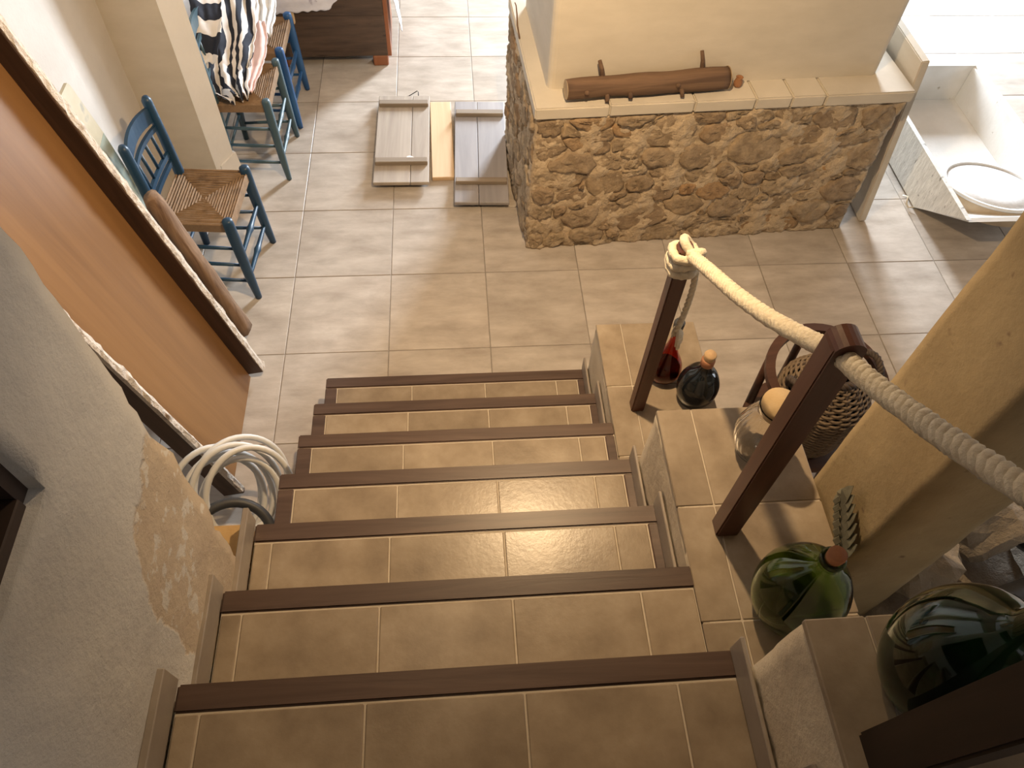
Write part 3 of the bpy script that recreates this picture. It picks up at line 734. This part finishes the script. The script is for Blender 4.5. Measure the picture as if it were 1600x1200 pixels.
# ================================================================ RAIL: POSTS AND ROPE
def post(name, x0, x1, y0, y1, z0, z1, mat, label, rnd=False):
    t = thing('rail_post', label, 'post', ((x0+x1)/2, (y0+y1)/2, z0), 0, 'rope rail posts')
    sx_, sy2 = x1-x0, y1-y0
    hh = z1-z0; c_ = .006
    prof = [(-sx_/2, 0), (sx_/2, 0)]
    if rnd: prof += [(sx_/2*math.cos(PI*k/10), hh-sx_*.42+sx_*.42*math.sin(PI*k/10)) for k in range(11)]
    else: prof += [(sx_/2, hh-c_), (sx_/2-c_, hh), (-sx_/2+c_, hh), (-sx_/2, hh-c_)]
    n = len(prof); bm = bmesh.new()
    A = [bm.verts.new((x, -sy2/2, z)) for x, z in prof]; B = [bm.verts.new((x, sy2/2, z)) for x, z in prof]
    bm.faces.new(A); bm.faces.new(B[::-1])
    for k in range(n): bm.faces.new((A[k], B[k], B[(k+1) % n], A[(k+1) % n]))
    bmesh.ops.recalc_face_normals(bm, faces=bm.faces)
    bmesh.ops.bevel(bm, geom=[e for e in bm.edges if abs(e.verts[0].co.z-e.verts[1].co.z) > .3], offset=.004, segments=2, affect='EDGES')
    me = bpy.data.meshes.new('shaft'); bm.to_mesh(me); bm.free(); link('shaft', me, mat, t)
    return t
post('rail_post', .578, .622, 1.342, 1.384, 3*H, 1.262, 'post_wood', 'slim brown wooden post with the rope knotted round its top')
post('rail_post', .585, .640, .668, .712, 6*H, 1.738, 'post_wood', 'brown wooden post with rounded top pierced by the rope', True)
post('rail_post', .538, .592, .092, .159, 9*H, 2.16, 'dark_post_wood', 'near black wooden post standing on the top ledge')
rp = thing('rope', 'thick twisted cream rope strung as handrail through the posts', 'rope')
ctrl = [(.612, 1.352, 1.245), (.612, 1.20, 1.335), (.611, 1.05, 1.425), (.611, .90, 1.525), (.611, .76, 1.632), (.612, .69, 1.688), (.611, .60, 1.738), (.608, .45, 1.835), (.602, .30, 1.945), (.588, .16, 2.06), (.565, .10, 2.11)]
def twisted(path, R1, r1, pitch, parent, strands=3, mat='rope_fibre', name='strand'):
    L = 0; fr_ = []; u = Vector((0, 0, 1))
    for i, p in enumerate(path):
        t = (path[min(i+1, len(path)-1)]-path[max(i-1, 0)]).normalized(); u = (u-t*u.dot(t)).normalized()
        if i: L += (p-path[i-1]).length
        fr_.append((p, u.copy(), t.cross(u), L))
    for s in range(strands):
        e = MB(); e.tube([p+(u_*math.cos(2*PI*(l/pitch+s/strands))+w_*math.sin(2*PI*(l/pitch+s/strands)))*R1 for p, u_, w_, l in fr_], [r1*(1+.06*nzv((l*60, s, 0))) for _, _, _, l in fr_], 8)
        e.build(name, mat, parent, True)
twisted(spline(ctrl, 26), .0096, .0092, .048, rp)
# knot round the first post
e = MB()
for k, zz in enumerate((1.196, 1.218, 1.240)):
    lp = []
    for i in range(26):
        a = 2*PI*i/26; q = 1/max(abs(math.cos(a)), abs(math.sin(a)))**.55
        lp.append((.600+.033*q*math.cos(a), 1.363+.033*q*math.sin(a), zz+.006*math.sin(a+k*2)))
    e.tube(lp, [.0125*(1+.10*math.sin(i*2.4)) for i in range(26)], 8, closed=True)
e.tube(spline([(.60, 1.34, 1.26), (.622, 1.33, 1.272), (.638, 1.345, 1.258), (.634, 1.37, 1.235), (.62, 1.395, 1.24), (.60, 1.392, 1.265), (.592, 1.365, 1.276), (.61, 1.34, 1.255)], 8), .0125, 8)
e.build('knot', 'rope_fibre', rp, True)
twisted(spline([(.636, 1.352, 1.215), (.648, 1.350, 1.12), (.650, 1.352, 1.02), (.646, 1.352, .945), (.644, 1.352, .93)], 14), .0042, .0056, .06, rp, 3, 'rope_fibre', 'tail_strand')
e = MB(); rdk = random.Random(3)
for k in range(16):
    a = rdk.uniform(0, 2*PI); sx2 = rdk.uniform(.010, .030)
    e.tube([(.645, 1.352, .945), (.645+abs(math.cos(a))*sx2*.7, 1.352+math.sin(a)*sx2*.7, .915), (.645+abs(math.cos(a))*sx2, 1.352+math.sin(a)*sx2, .875+rdk.uniform(-.02, .02))], [.004, .0055, .003], 6)
e.build('frayed_end', 'rope_fibre', rp, True)

# ================================================================ BOTTLES, JAR, DEMIJOHNS
BODY = {}
def vessel(name, label, cat, loc, prof, th, mat, seg=40, mod=None):
    t = thing(name, label, cat, loc)
    e = MB(); inner = [(max(r-th, .0008), max(z, th)) for r, z in reversed(prof)]
    e.lathe(list(prof)+inner, seg, mod); BODY[t.name] = e.build('glass_body', mat, t, True)
    return t
def sm_prof(c, n=6):
    return [(max(p.x, .0005), p.z) for p in spline([(r, 0, z) for r, z in c], n)]
# small green demijohn
P1 = sm_prof([(.001, .004), (.06, .0), (.082, .02), (.097, .07), (.095, .125), (.075, .178), (.045, .212), (.024, .232), (.020, .255), (.021, .272)])
t = vessel('small_demijohn', 'round bright green glass demijohn with cork beside the pillar', 'demijohn', (.705, .497, 6*H+.001), P1, .003, 'green_glass')
e = MB(); e.lathe([(.0205, .262), (.025, .264), (.0255, .274), (.021, .276)], 24); e.build('lip', 'green_glass', BODY[t.name], True)
e = MB(); e.lathe([(.013, .25), (.0165, .272), (.0185, .292), (.0175, .298), (.001, .299)], 18); e.build('cork', 'red_cork', t, True)
# large demijohn on the top ledge
P2 = sm_prof([(.001, .005), (.055, .0), (.078, .018), (.094, .07), (.095, .13), (.078, .185), (.048, .222), (.026, .243), (.021, .27), (.022, .30)])
t = vessel('large_demijohn', 'dark green glass demijohn on the top ledge behind the dark post', 'demijohn', (.662, .222, 9*H+.001), P2, .003, 'dark_green_glass')
e = MB(); e.lathe([(.0225, .288), (.027, .29), (.0275, .302), (.022, .304)], 24); e.build('lip', 'dark_green_glass', BODY[t.name], True)
# ribbed clear jar
ribs = lambda a, z: 1+(.022*math.cos(24*a) if .02 < z < .15 else 0)
P3 = sm_prof([(.001, .004), (.045, .0), (.052, .012), (.066, .05), (.070, .085), (.062, .125), (.050, .155), (.044, .172), (.046, .185), (.047, .195)], 5)
t = vessel('glass_jar', 'ribbed clear glass jar with wide cork lid on the middle ledge', 'jar', (.738, .897, 6*H+.001), P3, .003, 'clear_glass', 96, ribs)
e = MB(); e.lathe([(.036, .17), (.0425, .19), (.0445, .202), (.043, .212), (.001, .213)], 30); e.build('cork_lid', 'pale_cork', t, True)
# ruby carafe
P4 = sm_prof([(.001, .006), (.035, .0), (.052, .014), (.060, .045), (.052, .085), (.032, .13), (.018, .175), (.0135, .21), (.0135, .255), (.016, .268)])
t = vessel('ruby_carafe', 'long-necked ruby red glass carafe on the low ledge', 'bottle', (.712, 1.490, 3*H+.001), P4, .0025, 'ruby_glass')
e = MB(); e.lathe([(.001, .008), (.034, .005), (.047, .016), (.055, .044), (.0535, .058), (.001, .058)], 28); e.build('dark_wine', 'dark_liquid', BODY[t.name], True)
e = MB(); e.lathe([(.011, .262), (.0175, .266), (.0185, .29), (.016, .296), (.001, .297)], 18); e.build('stopper', 'black_rubber', t, True)
# black round flask
P5 = sm_prof([(.001, .004), (.045, .0), (.056, .012), (.069, .055), (.068, .10), (.050, .145), (.026, .168), (.019, .185), (.018, .21), (.019, .222)])
t = vessel('round_flask', 'round black glass bottle with cork on the low ledge', 'bottle', (.802, 1.388, 3*H+.001), P5, .003, 'black_bottle_glass')
e = MB(); e.lathe([(.0195, .195), (.0225, .198), (.0225, .222), (.0195, .226)], 20); e.build('collar', 'red_cork', BODY[t.name], True)
e = MB(); e.lathe([(.014, .215), (.0185, .228), (.0205, .246), (.018, .252), (.001, .253)], 18); e.build('cork', 'cork', t, True)

# dried leaf spray against the pillar
lf = thing('dried_leaf', 'dried grey fern leaf stuck against the yellow pillar', 'leaf')
e = MB()
def leaflet(p, d, L, w_):
    p = Vector(p); d = Vector(d).normalized(); s_ = Vector((0, -d.z, d.y)); V = []
    for t_, q in ((0, .2), (.3, .8), (.6, 1), (.85, .6), (1, 0.02)):
        c = p+d*L*t_-Vector((.010*math.sin(PI*t_), 0, 0)); V += [c+s_*w_*q, c-s_*w_*q]
    e.add(V, [(2*i, 2*i+1, 2*i+3, 2*i+2) for i in range(4)])
base = Vector((.860, .578, 1.02)); tip = Vector((.852, .690, 1.125))
for i in range(7):
    t_ = .12+i*.13; p = base.lerp(tip, t_)
    leaflet(p, (0, -.06+.3*t_, 1), .085*(1-.25*abs(t_-.45)), .016); leaflet(p, (0, .9, .12), .045*(1-.5*abs(t_-.4)), .016)
leaflet(tip, (0, .8, .8), .03, .009)
e.tube([base-Vector((0, .002, .012)), base, base.lerp(tip, .5)-Vector((.004, 0, 0)), tip], .002, 6)
o = e.build('leaf_spray', 'dried_leaf', lf); md = o.modifiers.new('thick', 'SOLIDIFY'); md.thickness = .0012

# ================================================================ WICKER DEMIJOHN IN A LOW ARMCHAIR
WC = (1.235, 1.345)
ac = thing('low_armchair', 'low brown wooden armchair with horseshoe rail holding the wicker demijohn', 'chair', (WC[0], WC[1]+.03, 0), .1)
e = MB(); e.lathe([(.001, .30), (.19, .30), (.20, .31), (.20, .325), (.19, .332), (.001, .332)], 32); e.build('seat', 'brown_chair_wood', ac, True)
for a in (45, 135, 225, 315):
    x, y = .16*math.cos(math.radians(a)), .16*math.sin(math.radians(a))
    e = MB(); e.tube([(x*1.15, y*1.15, 0), (x, y, .305)], [.014, .018], 10); e.build('leg', 'brown_chair_wood', ac, True)
e = MB(); V = []; n = 26
for i in range(n+1):
    a = math.radians(195-210*i/n); r0, r1 = .178, .210
    z = .60+.03*math.sin(PI*i/n)
    for r_, zz in ((r0, z), (r1, z), (r1, z+.022), (r0, z+.022)): V.append((r_*math.cos(a), r_*math.sin(a), zz))
Fc = [(0, 1, 2, 3), (4*n+3, 4*n+2, 4*n+1, 4*n)]
for i in range(n):
    for k in range(4): Fc.append((4*i+k, 4*i+(k+1) % 4, 4*i+4+(k+1) % 4, 4*i+4+k))
e.add(V, Fc); e.build('arm_rail', 'brown_chair_wood', ac)
for a in (190, 140, 90, 40, -10):
    x, y = .193*math.cos(math.radians(a)), .193*math.sin(math.radians(a))
    e = MB(); e.tube([(x*.95, y*.95, .31), (x, y, .61)], [.016, .014], 10); e.build('spindle', 'brown_chair_wood', ac, True)
bk = thing('wicker_demijohn', 'wicker-covered demijohn with twisted handles behind the middle ledge', 'demijohn', (WC[0], WC[1], .334))
def br(z):
    if z < .24: return .112+.036*math.sin(PI*.5*(z+.03)/.22)
    return .1475-.098*((z-.24)/.13)**1.35
e = MB(); nr = 42; ns = 26
for k in range(nr):
    z = .012+.345*k/nr; r0 = br(z); pts = []
    for i in range(ns*3):
        a = 2*PI*i/(ns*3); pts.append(((r0+.0045*math.cos(ns*a/2*1+PI*k))*math.cos(a), (r0+.0045*math.cos(ns*a/2+PI*k))*math.sin(a), z+.0025*nzv((a*3, k, 0), 1.5)))
    e.tube(pts, .0052, 6, closed=True)
o = e.build('woven_rows', 'wicker', bk, True)
e = MB()
for i in range(ns//2):
    a = 2*PI*i/(ns//2); e.tube([((br(z)+.001)*math.cos(a), (br(z)+.001)*math.sin(a), z) for z in [.0, .06, .12, .18, .24, .29, .33, .355]], .005, 6)
e.build('stakes', 'dark_wicker', bk, True)
e = MB(); e.lathe([(.001, .0), (.10, .0), (.130, .08), (.138, .18), (.125, .25), (.08, .32), (.035, .355), (.027, .39), (.030, .41), (.001, .411)], 28); e.build('bottle', 'black_bottle_glass', bk, True)
def rope_ring(nm, pts, R1, r1, pitch, mat, parent): twisted(spline(pts, 8), R1, r1, pitch, parent, 3, mat, nm)
rim = [(.060*math.cos(2*PI*i/24), .060*math.sin(2*PI*i/24), .358) for i in range(25)]
rope_ring('rim_braid', rim, .007, .008, .05, 'dark_wicker', bk)
for s, a in ((0, 20), (1, 200)):
    a = math.radians(a); d = Vector((math.cos(a), math.sin(a), 0)); n_ = Vector((-d.y, d.x, 0)); r0 = br(.28)
    c = d*r0+Vector((0, 0, .285))
    rope_ring('handle', [c+n_*.055, c+n_*.05+d*.02+Vector((0, 0, .05)), c+d*.03+Vector((0, 0, .075)), c-n_*.05+d*.02+Vector((0, 0, .05)), c-n_*.055], .006, .007, .04, 'dark_wicker', bk)

# ================================================================ RIGHT SIDE: BOARD, TROUGH, SIEVE
wb = thing('white_board', 'tall off-white board leaning against the right end of the pedestal', 'board', (2.115, 2.772, .004)); wb.rotation_euler = (0, math.atan2(-.112, .9), 0)
box('board_panel', (-.018, 0, 0), (.018, .80, .905), 'smooth_plaster', wb, .004, 2)
tr = thing('trough', 'long white-painted wooden trough with slanted near end', 'trough')
def tprism(name, poly, vec, mat): e = MB(); e.prism(poly, vec); return e.build(name, mat, tr)
tx0, tx1, ty1, tz = 2.425, 3.06, 3.79, .255
tprism('side_panel', [(tx0, ty1, .012), (tx0, 2.86, .012), (tx0, 2.50, tz), (tx0, ty1, tz)], (.024, 0, 0), 'speckled_paint')
tprism('side_panel', [(tx1-.024, ty1, .012), (tx1-.024, 2.86, .012), (tx1-.024, 2.50, tz), (tx1-.024, ty1, tz)], (.024, 0, 0), 'chalk_paint')
tprism('end_panel', [(tx0+.025, 2.875, .022), (tx0+.025, 2.852, .012), (tx0+.025, 2.505, tz-.02), (tx0+.025, 2.53, tz-.015)], (tx1-tx0-.05, 0, 0), 'chalk_paint')
tprism('end_panel', [(tx0+.025, ty1-.024, .012), (tx0+.025, ty1, .012), (tx0+.025, ty1, tz), (tx0+.025, ty1-.024, tz)], (tx1-tx0-.05, 0, 0), 'chalk_paint')
tprism('bottom_panel', [(tx0+.025, 2.86, .012), (tx0+.025, ty1-.025, .012), (tx0+.025, ty1-.025, .034), (tx0+.025, 2.86, .034)], (tx1-tx0-.05, 0, 0), 'chalk_paint')
tprism('sloped_lining', [(tx1-.026, 2.87, .035), (tx1-.026, ty1-.026, .035), (tx1-.026, ty1-.026, tz-.01), (tx1-.026, 2.62, tz-.01)], (-.012, 0, 0), 'chalk_paint')
for yy in (2.95, 3.6): box('runner', (tx0+.03, yy, 0), (tx1-.03, yy+.05, .0125), 'weathered_beam', tr, .002)
sv = thing('sieve', 'round wooden sieve lying in the near end of the trough', 'sieve', (2.72, 2.785, .112)); sv.rotation_euler = (-.16, .05, 0)
e = MB(); e.lathe([(.225, 0), (.235, 0), (.235, .085), (.225, .085), (.225, 0.0)], 48); hp = e.build('hoop', 'sieve_wood', sv, True)
e = MB(); e.lathe([(.001, .086), (.12, .084), (.223, .082), (.223, .085), (.12, .088), (.001, .090)], 48); e.build('mesh_disc', 'sieve_mesh', sv, True)
e = MB(); e.lathe([(.222, .082), (.238, .080), (.238, .094), (.222, .094), (.222, .082)], 48); e.build('rim', 'chalk_paint', hp, True)
cr_ = MB(); cr_.tube([(2.40, 2.95, .015), (2.39, 2.90, .05), (2.385, 2.875, .025), (2.395, 2.86, .012), (2.42, 2.85, .02)], .004, 6); tag(cr_.build('cord_scrap', 'rope_fibre', None, True), 'loose bit of cord at the trough’s near corner', 'cord')

# ================================================================ DARK CORNER BEHIND THE TOP LEDGE
sb = thing('stone_bench', 'rough limestone bench in the dark corner behind the pillar', 'bench')
for x0_, x1_, y0_, y1_, z1_, sd in ((1.14, 1.62, .34, .82, .58, 1), (1.62, 2.1, .3, .9, .50, 4)):
    rough_skin('bench_top', (x0_, y0_, z1_), (x1_-x0_, 0, 0), (0, y1_-y0_, 0), 20, 20, (0, 0, 1), .02, 9, .3, 'rough_limestone', sb)
    box('bench_body', (x0_+.01, y0_+.01, 0), (x1_-.01, y1_-.01, z1_-.03), 'rough_limestone', sb, .01)
def rock(name, c, r, seed, label):
    bm = bmesh.new(); bmesh.ops.create_icosphere(bm, subdivisions=3, radius=1)
    for v in bm.verts:
        q = v.co.copy(); v.co = Vector((q.x*r[0], q.y*r[1], q.z*r[2]))*(1+.32*noise.noise(q*1.6+Vector((seed, 0, 0)))+.10*noise.noise(q*5))
    me = bpy.data.meshes.new(name); bm.to_mesh(me); bm.free(); o = link(name, me, 'rough_limestone', None, False); o.location = c
    return tag(o, label, 'stone')
rock('rough_stone', (1.245, .70, .705), (.10, .12, .11), 2, 'jagged pale stone lodged behind the yellow pillar')
rock('rough_stone', (1.47, .80, .715), (.13, .10, .12), 6, 'squarish pale stone at the back of the dark corner')
e = MB(); e.tube([(1.16, .50, .645), (1.30, .54, .655), (1.45, .575, .66), (1.62, .62, .62), (1.78, .66, .56)], [.03, .035, .04, .042, .04], 10); tag(e.build('charred_log', 'black_iron', None, True), 'blackened branch lying on the stone bench', 'branch')
ip = MB(); ip.lathe([(.001, .0), (.09, .0), (.12, .05), (.125, .14), (.105, .20), (.115, .22), (.108, .22), (.098, .20), (.115, .14), (.11, .05), (.001, .02)], 28)
o = ip.build('iron_pot', 'black_iron', None, True); o.location = (1.73, .82, .56); tag(o, 'black iron pot in the dark corner', 'pot')
cb = thing('clay_box', 'brown clay box with white label behind the large demijohn', 'box', (1.44, .40, .598))
box('box_body', (-.11, -.06, 0), (.12, .06, .16), 'terracotta', cb, .006); box('label', (.02, -.035, .1605), (.075, .045, .162), 'white_paper', cb, 0)

# ================================================================ LAMPS OVER THE STAIR FOOT (above the picture)
pd = thing('spot_lamp', 'small brass spot lamp hanging over the stair foot', 'lamp', LAMP)
e = MB(); e.tube([(0, 0, CEIL-LAMP[2]), (0, 0, .09)], .004, 6); e.build('cord', 'black_rubber', pd)
e = MB(); e.lathe([(.006, .11), (.02, .10), (.022, .06), (.056, .006), (.058, .003), (.054, .003), (.02, .05), (.001, .052)], 28); o = e.build('shade', 'brass', pd, True); o.rotation_euler = LAMP_ROT
pd = thing('hanging_bulb', 'plain warm bulb hanging on a cord over the stairs', 'lamp', BULB)
e = MB(); e.tube([(0, 0, CEIL-BULB[2]), (0, 0, .10)], .004, 6); e.build('cord', 'black_rubber', pd)
e = MB(); e.lathe([(.006, .11), (.016, .10), (.016, .045), (.001, .044)], 16); e.build('socket', 'black_rubber', pd, True)
